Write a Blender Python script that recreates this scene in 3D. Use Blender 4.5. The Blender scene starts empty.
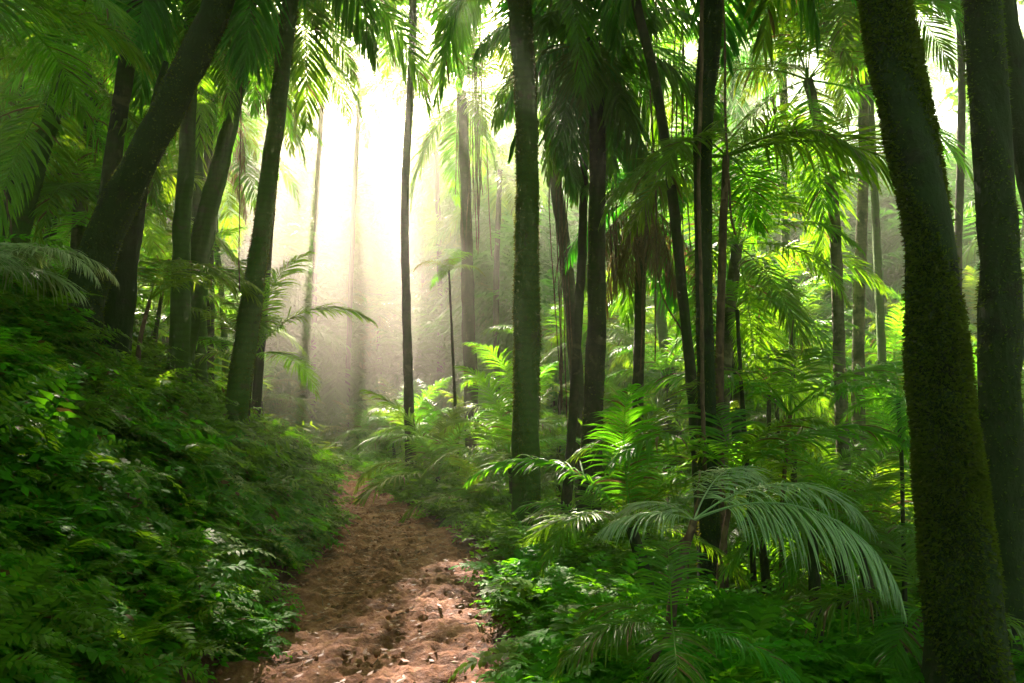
import bpy, math, random
import numpy as np
from mathutils import Vector, Matrix, Euler

random.seed(7)
rng = np.random.default_rng(11)
S = bpy.context.scene
COL = S.collection
R = math.radians

# ------------------------------------------------------------------ camera
FPX, PITCH, CAMZ = 740.0, R(6.0), 1.6
cam_d = bpy.data.cameras.new("camera")
cam_d.sensor_width = 36.0
cam_d.lens = FPX / 1024 * 36.0
cam_d.clip_end = 2000
cam = bpy.data.objects.new("camera", cam_d)
COL.objects.link(cam)
cam.location = (0, 0, CAMZ)
cam.rotation_euler = (R(90) + PITCH, 0, 0)
S.camera = cam

# ------------------------------------------------------------------ sky, sun, exposure
SUN_AZ, SUN_EL = R(-14.0), R(38.0)          # azimuth from +Y (negative = to the left), elevation
world = bpy.data.worlds.new("World")
S.world = world
world.use_nodes = True
wn = world.node_tree
wn.nodes.clear()
sky = wn.nodes.new("ShaderNodeTexSky")
sky.sky_type = 'NISHITA'
sky.sun_disc = False
sky.sun_elevation = SUN_EL
sky.sun_rotation = SUN_AZ
sky.air_density = 1.0
sky.dust_density = 4.0
sky.ozone_density = 0.6
bg = wn.nodes.new("ShaderNodeBackground")
bg.inputs['Strength'].default_value = 0.10
wo = wn.nodes.new("ShaderNodeOutputWorld")
tint = wn.nodes.new("ShaderNodeMix")
tint.data_type = 'RGBA'
tint.blend_type = 'MULTIPLY'
tint.inputs['Factor'].default_value = 1.0
tint.inputs[7].default_value = (1.0, 0.98, 0.72, 1)
wn.links.new(sky.outputs[0], tint.inputs[6])
wn.links.new(tint.outputs[2], bg.inputs[0])
wn.links.new(bg.outputs[0], wo.inputs[0])

sun_d = bpy.data.lights.new("sun", 'SUN')
sun_d.energy = 5.0
sun_d.angle = R(0.5)
sun_d.color = (1.0, 0.83, 0.72)
sun = bpy.data.objects.new("sun", sun_d)
COL.objects.link(sun)
SUNDIR = Vector((math.sin(SUN_AZ) * math.cos(SUN_EL), math.cos(SUN_AZ) * math.cos(SUN_EL), math.sin(SUN_EL)))
sun.rotation_euler = SUNDIR.to_track_quat('Z', 'Y').to_euler()
sun.location = SUNDIR * 60

S.view_settings.view_transform = 'Standard'
S.view_settings.look = 'None'
S.view_settings.gamma = 1.0
S.view_settings.exposure = 3.0
S.render.engine = 'CYCLES'
cy = S.cycles
cy.max_bounces = 6
cy.diffuse_bounces = 3
cy.glossy_bounces = 2
cy.transmission_bounces = 3
cy.volume_bounces = 1
cy.transparent_max_bounces = 4
cy.use_denoising = True
cy.use_adaptive_sampling = True
cy.adaptive_threshold = 0.01
cy.sample_clamp_indirect = 3.0
cy.caustics_reflective = False
cy.caustics_refractive = False


# ------------------------------------------------------------------ terrain functions
PY = [-14, 0, 4.5, 6.6, 9.1, 11.8, 16.9, 21.5, 26, 32, 42, 60]
PX = [0.2, -0.35, -0.88, -1.15, -1.42, -2.0, -3.35, -4.75, -6.3, -9.0, -15, -26]


def path_x(y):
    return np.interp(y, PY, PX)


def path_hw(y):
    return np.interp(y, [0, 5, 8, 12, 17, 22, 40], [0.88, 0.88, 0.92, 0.76, 0.52, 0.42, 0.4])


_ph = rng.uniform(0, 6.28, 40)
_dr = rng.uniform(0, 6.28, 40)


def fnoise(x, y, base=0.5, octs=5, gain=0.55, k0=0):
    out = 0.0
    a = 1.0
    f = base
    for o in range(octs):
        for j in range(2):
            k = (o * 2 + j + k0) % 40
            out = out + a * np.sin(f * (x * math.cos(_dr[k]) + y * math.sin(_dr[k])) * 6.283 + _ph[k])
        a *= gain
        f *= 1.93
    return out


def ground_z(x, y):
    x = np.asarray(x, float)
    y = np.asarray(y, float)
    u = x - path_x(y)
    hw = path_hw(y)
    vl = np.clip(-u - hw - 0.05, 0, None)
    vr = np.clip(u - hw, 0, None)
    fl = np.interp(y, [-10, 12, 18, 30, 60], [1.0, 1.0, 0.72, 0.42, 0.3])
    bank = np.where(vl < 3.8, 0.86 * vl - 0.12 * np.exp(-vl * 2) * 0, 0.86 * 3.8 + 0.28 * (vl - 3.8))
    bank = np.minimum(bank, 8.0) * fl
    right = 0.10 * np.exp(-((vr - 0.45) / 0.35) ** 2) * (vr > 0) - 0.14 * np.clip(vr, 0, 5.5) + 0.05 * np.clip(vr - 9, 0, 30)
    n = fnoise(x, y, 0.12, 4) * 0.10 * np.clip((vl + vr) * 0.7, 0, 1)
    n += fnoise(x, y, 0.6, 3, k0=9) * 0.03 * np.clip((vl + vr) * 2, 0, 1)
    return bank + right + n


def gz(x, y):
    return float(ground_z(x, y))


def P(px, py, d):
    """point seen at photo pixel (px, py), standing d metres ahead"""
    rx = (px - 512.0) / FPX
    uy = (341.5 - py) / FPX
    dy = math.cos(PITCH) - uy * math.sin(PITCH)
    dz = math.sin(PITCH) + uy * math.cos(PITCH)
    return Vector((rx / dy * d, d, CAMZ + dz / dy * d))


# ------------------------------------------------------------------ object helpers
def make_mesh(name, V, F, mat, smooth=False):
    V = np.asarray(V, np.float32).reshape(-1, 3)
    F = np.asarray(F, np.int32).reshape(-1, 4)
    me = bpy.data.meshes.new(name)
    me.vertices.add(len(V))
    me.vertices.foreach_set("co", V.ravel())
    me.loops.add(F.size)
    me.loops.foreach_set("vertex_index", F.ravel())
    me.polygons.add(len(F))
    me.polygons.foreach_set("loop_start", np.arange(0, F.size, 4, dtype=np.int32))
    me.polygons.foreach_set("loop_total", np.full(len(F), 4, np.int32))
    me.polygons.foreach_set("use_smooth", np.full(len(F), smooth, bool))
    me.update(calc_edges=True)
    if mat:
        me.materials.append(mat)
    return me


def link(name, data, parent=None, loc=(0, 0, 0), rot=(0, 0, 0), sc=1.0, **props):
    o = bpy.data.objects.new(name, data)
    COL.objects.link(o)
    if parent:
        o.parent = parent
    o.location = loc
    o.rotation_euler = rot
    o.scale = (sc, sc, sc) if not hasattr(sc, '__len__') else sc
    for k, v in props.items():
        if v is not None:
            o[k] = v
    return o


def thing(name, label, cat, loc, group=None, rotz=0.0):
    return link(name, None, None, loc, (0, 0, rotz), 1.0, label=label, category=cat, group=group)


def join(parts):
    Vs, Fs, n = [], [], 0
    for V, F in parts:
        V = np.asarray(V).reshape(-1, 3)
        Vs.append(V)
        Fs.append(np.asarray(F).reshape(-1, 4) + n)
        n += len(V)
    return np.concatenate(Vs), np.concatenate(Fs)


def norm(a):
    return a / np.maximum(np.linalg.norm(a, axis=-1, keepdims=True), 1e-9)


def catmull(pts, n):
    pts = np.asarray(pts, float)
    k = len(pts)
    t = np.linspace(0, k - 1, n)
    i = np.clip(t.astype(int), 0, k - 2)
    f = (t - i)[:, None]
    p0 = pts[np.clip(i - 1, 0, k - 1)]
    p1 = pts[i]
    p2 = pts[i + 1]
    p3 = pts[np.clip(i + 2, 0, k - 1)]
    return 0.5 * ((2 * p1) + (-p0 + p2) * f + (2 * p0 - 5 * p1 + 4 * p2 - p3) * f ** 2 + (-p0 + 3 * p1 - 3 * p2 + p3) * f ** 3)


def tube(pts, rad, sides=8, lump=0.0, seed=0, cap=True):
    """tapering tube through pts (n,3) with radii (n)"""
    pts = np.asarray(pts, float)
    rad = np.broadcast_to(np.asarray(rad, float), (len(pts),))
    T = norm(np.gradient(pts, axis=0))
    ref = np.array([0.0, 1.0, 0.0]) if abs(T[0][1]) < 0.8 else np.array([1.0, 0, 0])
    A = norm(np.cross(T, ref))
    B = np.cross(T, A)
    th = np.linspace(0, 2 * math.pi, sides, endpoint=False)
    rr = rad[:, None] * np.ones(sides)[None]
    if lump:
        g = np.random.default_rng(seed)
        s = np.concatenate([[0], np.cumsum(np.linalg.norm(np.diff(pts, axis=0), axis=1))])
        for j in range(14):
            fz = g.uniform(0.6, 7.0)
            m = g.integers(1, 6)
            rr = rr * (1 + lump * (1.3 / (1 + 0.28 * fz)) * g.uniform(0.3, 1) * np.sin(fz * s[:, None] * 2 + m * th[None] + g.uniform(0, 6.28)))
    V = pts[:, None] + rr[..., None] * (np.cos(th)[None, :, None] * A[:, None] + np.sin(th)[None, :, None] * B[:, None])
    n = len(pts)
    i = np.arange(n - 1)[:, None] * sides
    j = np.arange(sides)[None]
    j2 = (j + 1) % sides
    F = np.stack([i + j, i + j2, i + sides + j2, i + sides + j], -1).reshape(-1, 4)
    V = V.reshape(-1, 3)
    if cap:
        V = np.concatenate([V, pts[-1:]])
        c = len(V) - 1
        o = (n - 1) * sides
        jj = np.arange(0, sides, 2)
        F = np.concatenate([F, np.stack([o + jj, o + (jj + 1) % sides, o + (jj + 2) % sides, np.full(len(jj), c)], -1)])
    return V, F


def strips(C, W, wid, fold=None):
    """C (k,s,3) centre lines, W (k,s,3) unit width vectors, wid (k,s) half widths; fold: (k,s,3) offset of the midrib"""
    k, s, _ = C.shape
    L = C - W * wid[..., None]
    Rr = C + W * wid[..., None]
    if fold is None:
        V = np.stack([L, Rr], 2)
        c = 2
    else:
        V = np.stack([L, C + fold, Rr], 2)
        c = 3
    base = (np.arange(k) * s * c)[:, None, None] + (np.arange(s - 1) * c)[None, :, None] + np.arange(c - 1)[None, None, :]
    F = np.stack([base, base + 1, base + c + 1, base + c], -1)
    return V.reshape(-1, 3), F.reshape(-1, 4)


# ------------------------------------------------------------------ leaf shapes
def frond(L=3.0, n=55, leafL=0.7, leafW=0.02, e0=40, droop=80, ldroop=0.5, vang=10, seed=0, pet=0.16,
          segs=4, fold=True, rr=0.018, side_curve=0.0, a0=68, a1=22, tipmin=0.35):
    g = np.random.default_rng(seed)
    m = 22
    s = np.linspace(0, 1, m)
    e = np.radians(e0 - droop * s ** 1.25)
    yaw = np.radians(side_curve) * s ** 1.5
    D = np.stack([np.cos(e) * np.cos(yaw), np.cos(e) * np.sin(yaw), np.sin(e)], -1)
    pts = np.concatenate([[[0, 0, 0]], np.cumsum((D[:-1] + D[1:]) / 2 * (L / (m - 1)), axis=0)])
    parts = [tube(pts, rr * (1 - 0.88 * s), 5)]
    side = np.concatenate([np.ones(n), -np.ones(n)])
    si = np.concatenate([np.linspace(pet, 0.995, n)] * 2) + g.uniform(-0.3, 0.3, 2 * n) * (1 - pet) / n
    si = np.clip(si, pet * 0.9, 1)
    keep = g.random(2 * n) > 0.035
    side, si = side[keep], si[keep]
    k = len(si)
    Pb = np.stack([np.interp(si, s, pts[:, a]) for a in range(3)], -1)
    T = norm(np.stack([np.interp(si, s, D[:, a]) for a in range(3)], -1))
    Bv = norm(np.cross(np.array([0, 0, 1.0])[None] + 0 * T, T))
    N = np.cross(T, Bv)
    q = np.clip((si - pet) / (1 - pet), 0, 1)
    ang = np.radians(a0 + (a1 - a0) * q ** 1.3 + g.normal(0, 4, k))
    v = np.radians(vang + g.normal(0, 7, k))
    d0 = np.cos(ang)[:, None] * T + np.sin(ang)[:, None] * (np.cos(v)[:, None] * side[:, None] * Bv + np.sin(v)[:, None] * N)
    prof = np.clip(np.sin(math.pi * (0.14 + 0.80 * q) ** 0.85) * 1.05, tipmin, 1) * g.uniform(0.86, 1.08, k)
    ll = leafL * prof
    t = np.linspace(0, 1, segs + 1)
    C = np.zeros((k, segs + 1, 3))
    C[:, 0] = Pb
    dl = ldroop * g.uniform(0.6, 1.4, k)
    curr = d0.copy()
    dirs = [d0]
    for i in range(segs):
        curr = norm(curr + np.stack([0 * dl, 0 * dl, -dl * (1.5 / segs) * (0.5 + t[i])], -1) + g.normal(0, 0.03, (k, 3)))
        C[:, i + 1] = C[:, i] + curr * (ll / segs)[:, None]
        dirs.append(curr.copy())
    Dr = np.stack(dirs, 1)
    Wv = T[:, None] - (T[:, None] * Dr).sum(-1, keepdims=True) * Dr + g.normal(0, 0.10, (k, 1, 3))
    Wv = norm(Wv)
    wp = np.interp(t, [0, 0.12, 0.45, 0.8, 1], [0.35, 0.85, 1.0, 0.6, 0.05])
    wid = leafW * wp[None] * (0.75 + 0.35 * prof)[:, None]
    fo = None
    if fold:
        fo = np.cross(Dr, Wv) * (wid * 0.55)[..., None] * side[:, None, None] * -1
    parts.append(strips(C, Wv, wid, fo))
    return join(parts)


def fan_leaf(Rb=0.9, n=36, pet=0.9, e0=30, droop=50, seed=0, ldroop=0.6, w=0.03, spread=300):
    """palmate leaf: stalk, then segments radiating from its end"""
    g = np.random.default_rng(seed)
    m = 8
    s = np.linspace(0, 1, m)
    e = np.radians(e0 - droop * s)
    D = np.stack([np.cos(e), 0 * e, np.sin(e)], -1)
    pts = np.concatenate([[[0, 0, 0]], np.cumsum(D[:-1] * (pet / (m - 1)), axis=0)])
    parts = [tube(pts, 0.014, 5)]
    T = D[-1]
    Bv = np.array([0, 1.0, 0])
    a = np.radians(np.linspace(-spread / 2, spread / 2, n) + g.normal(0, 2, n))
    d0 = np.cos(a)[:, None] * T + np.sin(a)[:, None] * Bv
    segs = 5
    ll = Rb * g.uniform(0.88, 1.05, n)
    C = np.zeros((n, segs + 1, 3))
    C[:, 0] = pts[-1]
    t = np.linspace(0, 1, segs + 1)
    cur = d0.copy()
    dirs = [cur.copy()]
    for i in range(segs):
        cur = norm(cur + np.array([0, 0, -1.0]) * (ldroop * 1.6 / segs * (t[i] * 1.6))[None] + g.normal(0, .02, (n, 3)))
        C[:, i + 1] = C[:, i] + cur * (ll / segs)[:, None]
        dirs.append(cur.copy())
    Dr = np.stack(dirs, 1)
    nrm = np.cross(T, Bv)
    Wv = norm(np.cross(Dr, nrm[None, None] + 0 * Dr))
    wid = w * np.interp(t, [0, .3, .6, .85, 1], [.15, .8, 1, .6, .05])[None] * np.ones((n, 1)) * 1.3
    fo = nrm[None, None] * (wid * 0.5)[..., None]
    parts.append(strips(C, Wv, wid, fo))
    return join(parts)


def leaf_cloud(cent, rad, n, size, g, flat=0.6, hang=0.0):
    """n rhombic leaves in an ellipsoidal shell round cent"""
    d = norm(g.normal(0, 1, (n, 3)))
    r = g.uniform(0.25, 1, (n, 1)) ** 0.6
    p = np.asarray(cent) + d * r * np.asarray(rad) * g.uniform(0.8, 1.15, (n, 1))
    ax = norm(g.normal(0, 1, (n, 3)) * np.array([1, 1, 0.5]) + np.array([0, 0, -hang]))
    up = norm(g.normal(0, 1, (n, 3)) * flat + np.array([0, 0, 1.0]))
    sd = norm(np.cross(ax, up))
    l = size * g.uniform(0.6, 1.3, (n, 1))
    w = l * 0.32
    V = np.stack([p - ax * l * .5, p + sd * w + ax * l * 0.0, p + ax * l * .6 - up * l * 0.1, p - sd * w], 1)
    F = np.arange(4 * n).reshape(n, 4)
    return V.reshape(-1, 3), F


def rotz(V, a):
    c, s_ = math.cos(a), math.sin(a)
    return V @ np.array([[c, s_, 0], [-s_, c, 0], [0, 0, 1]])


# ------------------------------------------------------------------ materials
def new_mat(name):
    m = bpy.data.materials.new(name)
    m.use_nodes = True
    nt = m.node_tree
    nt.nodes.clear()
    return m, nt, nt.nodes, nt.links


def leaf_mat(name, base, trans, rough=0.42, tfac=0.45, spec=0.5, var=0.35, dry=None, dryamt=0.0, scale=2.0):
    m, nt, N, L = new_mat(name)
    out = N.new("ShaderNodeOutputMaterial")
    oi = N.new("ShaderNodeObjectInfo")
    geo = N.new("ShaderNodeNewGeometry")
    nz = N.new("ShaderNodeTexNoise")
    nz.inputs['Scale'].default_value = scale
    nz.inputs['Detail'].default_value = 3
    L.new(geo.outputs['Position'], nz.inputs['Vector'])
    # brightness factor = 1 + var*(random per island + per object + noise - 1.5)
    a = N.new("ShaderNodeMath"); a.operation = 'ADD'
    L.new(geo.outputs['Random Per Island'], a.inputs[0]); L.new(oi.outputs['Random'], a.inputs[1])
    b = N.new("ShaderNodeMath"); b.operation = 'ADD'
    L.new(a.outputs[0], b.inputs[0]); L.new(nz.outputs[0], b.inputs[1])
    c = N.new("ShaderNodeMapRange")
    c.inputs['From Min'].default_value = 0.5; c.inputs['From Max'].default_value = 2.3
    c.inputs['To Min'].default_value = 1 - var; c.inputs['To Max'].default_value = 1 + var
    L.new(b.outputs[0], c.inputs[0])
    hs = []
    for colr in (base, trans):
        h = N.new("ShaderNodeHueSaturation")
        h.inputs['Color'].default_value = (*colr, 1)
        L.new(c.outputs[0], h.inputs['Value'])
        hh = N.new("ShaderNodeMapRange")
        hh.inputs['To Min'].default_value = 0.462; hh.inputs['To Max'].default_value = 0.515
        L.new(oi.outputs['Random'], hh.inputs[0]); L.new(hh.outputs[0], h.inputs['Hue'])
        o = h.outputs[0]
        if dry:
            mx = N.new("ShaderNodeMix"); mx.data_type = 'RGBA'
            th = N.new("ShaderNodeMath"); th.operation = 'GREATER_THAN'; th.inputs[1].default_value = 1 - dryamt
            L.new(geo.outputs['Random Per Island'], th.inputs[0])
            L.new(th.outputs[0], mx.inputs['Factor'])
            L.new(o, mx.inputs[6]); mx.inputs[7].default_value = (*dry, 1)
            o = mx.outputs[2]
        hs.append(o)
    p = N.new("ShaderNodeBsdfPrincipled")
    L.new(hs[0], p.inputs['Base Color'])
    p.inputs['Roughness'].default_value = rough
    p.inputs['Specular IOR Level'].default_value = spec
    t = N.new("ShaderNodeBsdfTranslucent")
    L.new(hs[1], t.inputs['Color'])
    mix = N.new("ShaderNodeMixShader"); mix.inputs[0].default_value = tfac
    L.new(p.outputs[0], mix.inputs[1]); L.new(t.outputs[0], mix.inputs[2])
    L.new(mix.outputs[0], out.inputs[0])
    return m


def bark_mat(name, c1, c2, c3, moss=0.4, mossc=(0.025, 0.042, 0.005), rings=9.0, bump=0.6, scale=7.0):
    m, nt, N, L = new_mat(name)
    out = N.new("ShaderNodeOutputMaterial")
    p = N.new("ShaderNodeBsdfPrincipled")
    tc = N.new("ShaderNodeTexCoord")
    mp = N.new("ShaderNodeMapping"); mp.inputs['Scale'].default_value = (1, 1, 0.35)
    L.new(tc.outputs['Object'], mp.inputs[0])
    n1 = N.new("ShaderNodeTexNoise"); n1.inputs['Scale'].default_value = scale; n1.inputs['Detail'].default_value = 8; n1.inputs['Roughness'].default_value = 0.65
    L.new(mp.outputs[0], n1.inputs['Vector'])
    n2 = N.new("ShaderNodeTexNoise"); n2.inputs['Scale'].default_value = 2.2; n2.inputs['Detail'].default_value = 6; n2.inputs['Roughness'].default_value = 0.7
    L.new(tc.outputs['Object'], n2.inputs['Vector'])
    n3 = N.new("ShaderNodeTexNoise"); n3.inputs['Scale'].default_value = 45; n3.inputs['Detail'].default_value = 4
    L.new(tc.outputs['Object'], n3.inputs['Vector'])
    wv = N.new("ShaderNodeTexWave"); wv.bands_direction = 'Z'; wv.inputs['Scale'].default_value = rings / 6.283 * 2
    wv.inputs['Distortion'].default_value = 4.0; wv.inputs['Detail'].default_value = 4; wv.inputs['Detail Scale'].default_value = 1.5
    L.new(tc.outputs['Object'], wv.inputs['Vector'])
    r1 = N.new("ShaderNodeValToRGB")
    r1.color_ramp.elements[0].position = 0.32; r1.color_ramp.elements[0].color = (*c1, 1)
    r1.color_ramp.elements[1].position = 0.72; r1.color_ramp.elements[1].color = (*c3, 1)
    e = r1.color_ramp.elements.new(0.5); e.color = (*c2, 1)
    L.new(n1.outputs[0], r1.inputs[0])
    mx = N.new("ShaderNodeMix"); mx.data_type = 'RGBA'
    mr = N.new("ShaderNodeMapRange"); mr.inputs['From Min'].default_value = 0.62 - moss * 0.35; mr.inputs['From Max'].default_value = 0.72 - moss * 0.35
    L.new(n2.outputs[0], mr.inputs[0]); L.new(mr.outputs[0], mx.inputs['Factor'])
    L.new(r1.outputs[0], mx.inputs[6]); mx.inputs[7].default_value = (*mossc, 1)
    rg = N.new("ShaderNodeMapRange"); rg.inputs['From Min'].default_value = 0.0; rg.inputs['From Max'].default_value = 0.5
    rg.inputs['To Min'].default_value = 0.84; rg.inputs['To Max'].default_value = 1.0
    L.new(wv.outputs['Fac'], rg.inputs[0])
    hv = N.new("ShaderNodeHueSaturation"); L.new(mx.outputs[2], hv.inputs['Color']); L.new(rg.outputs[0], hv.inputs['Value'])
    n4 = N.new("ShaderNodeTexNoise"); n4.inputs['Scale'].default_value = 5.5; n4.inputs['Detail'].default_value = 5; n4.inputs['Distortion'].default_value = 0.6
    L.new(tc.outputs['Object'], n4.inputs['Vector'])
    lr = N.new("ShaderNodeMapRange"); lr.inputs['From Min'].default_value = 0.60; lr.inputs['From Max'].default_value = 0.66
    lr.inputs['To Max'].default_value = 0.7
    L.new(n4.outputs[0], lr.inputs[0])
    m2 = N.new("ShaderNodeMix"); m2.data_type = 'RGBA'
    L.new(lr.outputs[0], m2.inputs['Factor']); L.new(hv.outputs[0], m2.inputs[6]); m2.inputs[7].default_value = (*[c * 1.25 for c in c3], 1)
    L.new(m2.outputs[2], p.inputs['Base Color'])
    p.inputs['Roughness'].default_value = 0.85
    p.inputs['Specular IOR Level'].default_value = 0.25
    b1 = N.new("ShaderNodeBump"); b1.inputs['Strength'].default_value = bump; b1.inputs['Distance'].default_value = 0.045
    L.new(n1.outputs[0], b1.inputs['Height'])
    b2 = N.new("ShaderNodeBump"); b2.inputs['Strength'].default_value = bump * 0.4; b2.inputs['Distance'].default_value = 0.012
    L.new(wv.outputs['Fac'], b2.inputs['Height']); L.new(b1.outputs[0], b2.inputs['Normal'])
    b3 = N.new("ShaderNodeBump"); b3.inputs['Strength'].default_value = bump; b3.inputs['Distance'].default_value = 0.008
    L.new(n3.outputs[0], b3.inputs['Height']); L.new(b2.outputs[0], b3.inputs['Normal'])
    L.new(b3.outputs[0], p.inputs['Normal'])
    L.new(p.outputs[0], out.inputs[0])
    return m


def soil_mat(name, dark, mid, light, wet=0.75):
    m, nt, N, L = new_mat(name)
    out = N.new("ShaderNodeOutputMaterial")
    p = N.new("ShaderNodeBsdfPrincipled")
    geo = N.new("ShaderNodeNewGeometry")
    n1 = N.new("ShaderNodeTexNoise"); n1.inputs['Scale'].default_value = 1.6; n1.inputs['Detail'].default_value = 10; n1.inputs['Roughness'].default_value = 0.66
    n2 = N.new("ShaderNodeTexNoise"); n2.inputs['Scale'].default_value = 14; n2.inputs['Detail'].default_value = 8; n2.inputs['Roughness'].default_value = 0.7
    vo = N.new("ShaderNodeTexVoronoi"); vo.inputs['Scale'].default_value = 26; vo.inputs['Randomness'].default_value = 1
    for n in (n1, n2, vo):
        L.new(geo.outputs['Position'], n.inputs['Vector'])
    r = N.new("ShaderNodeValToRGB")
    r.color_ramp.elements[0].position = 0.34; r.color_ramp.elements[0].color = (*dark, 1)
    r.color_ramp.elements[1].position = 0.7; r.color_ramp.elements[1].color = (*light, 1)
    e = r.color_ramp.elements.new(0.5); e.color = (*mid, 1)
    ad = N.new("ShaderNodeMath"); ad.operation = 'MULTIPLY_ADD'; ad.inputs[1].default_value = 0.45
    s2 = N.new("ShaderNodeMath"); s2.operation = 'MULTIPLY'; s2.inputs[1].default_value = 0.55
    L.new(n1.outputs[0], s2.inputs[0])
    L.new(n2.outputs[0], ad.inputs[0]); L.new(s2.outputs[0], ad.inputs[2])
    L.new(ad.outputs[0], r.inputs[0])
    L.new(r.outputs[0], p.inputs['Base Color'])
    rr = N.new("ShaderNodeMapRange"); p.inputs['Specular IOR Level'].default_value = 0.12
    rr.inputs['To Min'].default_value = wet - 0.22; rr.inputs['To Max'].default_value = wet + 0.15
    L.new(n2.outputs[0], rr.inputs[0]); L.new(rr.outputs[0], p.inputs['Roughness'])
    b1 = N.new("ShaderNodeBump"); b1.inputs['Strength'].default_value = 0.9; b1.inputs['Distance'].default_value = 0.05
    L.new(n2.outputs[0], b1.inputs['Height'])
    b2 = N.new("ShaderNodeBump"); b2.inputs['Strength'].default_value = 0.6; b2.inputs['Distance'].default_value = 0.012
    L.new(vo.outputs['Distance'], b2.inputs['Height']); L.new(b1.outputs[0], b2.inputs['Normal'])
    L.new(b2.outputs[0], p.inputs['Normal'])
    L.new(p.outputs[0], out.inputs[0])
    return m


M_FROND = leaf_mat("frond_green", (0.031, 0.12, 0.003), (0.25, 0.62, 0.010), dry=(0.16, 0.10, 0.03), dryamt=0.05, spec=0.2)
M_FROND_DARK = leaf_mat("frond_dark", (0.018, 0.12, 0.003), (0.12, 0.48, 0.008), rough=0.45, spec=0.2)
M_FROND_SHEEN = leaf_mat("frond_sheen", (0.22, 0.31, 0.13), (0.20, 0.36, 0.06), rough=0.36, tfac=0.25, spec=0.8, var=0.3)  # pale base colour carries the silvery sheen of reflected sky
M_DRY = leaf_mat("frond_dry", (0.13, 0.085, 0.035), (0.24, 0.15, 0.035), rough=0.7, tfac=0.3, spec=0.2)
M_LITTER = leaf_mat("dead_leaf", (0.20, 0.11, 0.045), (0.2, 0.1, 0.03), rough=0.6, tfac=0.1, spec=0.3, var=0.7)
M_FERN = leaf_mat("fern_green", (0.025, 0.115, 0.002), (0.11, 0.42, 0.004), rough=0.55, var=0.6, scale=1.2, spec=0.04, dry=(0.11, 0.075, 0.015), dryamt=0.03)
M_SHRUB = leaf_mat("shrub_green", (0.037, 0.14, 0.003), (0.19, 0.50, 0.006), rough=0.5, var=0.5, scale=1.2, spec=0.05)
M_CANOPY = leaf_mat("canopy_green", (0.022, 0.10, 0.004), (0.14, 0.42, 0.008), rough=0.5, spec=0.2)
M_MOSS = leaf_mat("moss_green", (0.035, 0.065, 0.004), (0.16, 0.22, 0.012), rough=0.8, tfac=0.4, spec=0.1)
M_BARK = bark_mat("bark_dark", (0.014, 0.012, 0.006), (0.034, 0.030, 0.014), (0.07, 0.062, 0.03), 0.45)
M_BARK_MOSS = bark_mat("bark_mossy", (0.016, 0.014, 0.006), (0.035, 0.034, 0.012), (0.06, 0.06, 0.022), 0.95, mossc=(0.05, 0.11, 0.006))
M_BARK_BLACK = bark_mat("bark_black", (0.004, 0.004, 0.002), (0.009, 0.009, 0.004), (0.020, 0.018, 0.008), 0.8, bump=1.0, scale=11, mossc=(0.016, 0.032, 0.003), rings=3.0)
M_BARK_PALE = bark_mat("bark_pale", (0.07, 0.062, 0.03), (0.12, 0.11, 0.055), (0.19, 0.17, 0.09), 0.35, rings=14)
M_VINE = bark_mat("vine_brown", (0.05, 0.03, 0.02), (0.12, 0.07, 0.04), (0.2, 0.12, 0.07), 0.1, scale=12)
M_PATH = soil_mat("path_soil", (0.030, 0.010, 0.004), (0.19, 0.078, 0.033), (0.37, 0.18, 0.085))
M_GROUND = soil_mat("forest_soil", (0.022, 0.010, 0.005), (0.075, 0.033, 0.016), (0.15, 0.07, 0.035), 0.85)

# ------------------------------------------------------------------ ground and path
def axis(a, b, fine_a, fine_b, fine, coarse):
    out = [a]
    while out[-1] < b:
        x = out[-1]
        if fine_a <= x <= fine_b:
            st = fine
        else:
            dist = min(abs(x - fine_a), abs(x - fine_b))
            st = fine + dist * 0.10
        out.append(x + min(st, coarse))
    return np.array(out)


gx = axis(-120, 120, -7, 7, 0.12, 6)
gy = axis(-60, 150, 1, 20, 0.12, 6)
X, Y = np.meshgrid(gx, gy)
Z = ground_z(X, Y)
uu = np.abs(X - path_x(Y))
Z = Z - 0.09 * np.clip((path_hw(Y) + 0.02 - uu) / 0.15, 0, 1) * (Y < 45) * (Y > -12)
ny, nx = X.shape
idx = np.arange(ny * nx).reshape(ny, nx)
F = np.stack([idx[:-1, :-1], idx[:-1, 1:], idx[1:, 1:], idx[1:, :-1]], -1)
link("ground", make_mesh("ground", np.stack([X, Y, Z], -1), F, M_GROUND, True), kind="structure")

py_ = np.concatenate([np.arange(-10, 3, 0.15), np.arange(3, 14, 0.035), np.arange(14, 40, 0.10)])
pu = np.linspace(-1, 1, 61)
Uu, Yy = np.meshgrid(pu, py_)
hw = path_hw(Yy) + 0.22
Xx = path_x(Yy) + Uu * hw + 0.05 * fnoise(0 * Yy + 1, Yy, 0.35, 3, k0=4) * Uu
Zz = 0.035 * (1 - np.abs(Uu)) - 0.10 * np.clip(np.abs(Uu) - 0.72, 0, 1) - 0.03 * np.exp(-((Uu - 0.1) / 0.35) ** 2)
rg = fnoise(Xx * 0.8, Yy * 1.3, 2.3, 5, 0.7, k0=3)
Zz = Zz + 0.013 * rg + 0.020 * np.abs(fnoise(Xx, Yy * 1.6, 0.75, 3, k0=15)) + 0.006 * fnoise(Xx, Yy, 7, 2, k0=21) - 0.025
ny, nx = Xx.shape
idx = np.arange(ny * nx).reshape(ny, nx)
F = np.stack([idx[:-1, :-1], idx[:-1, 1:], idx[1:, 1:], idx[1:, :-1]], -1)
link("path", make_mesh("path", np.stack([Xx, Yy, Zz], -1), F, M_PATH, True), kind="structure")

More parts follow.
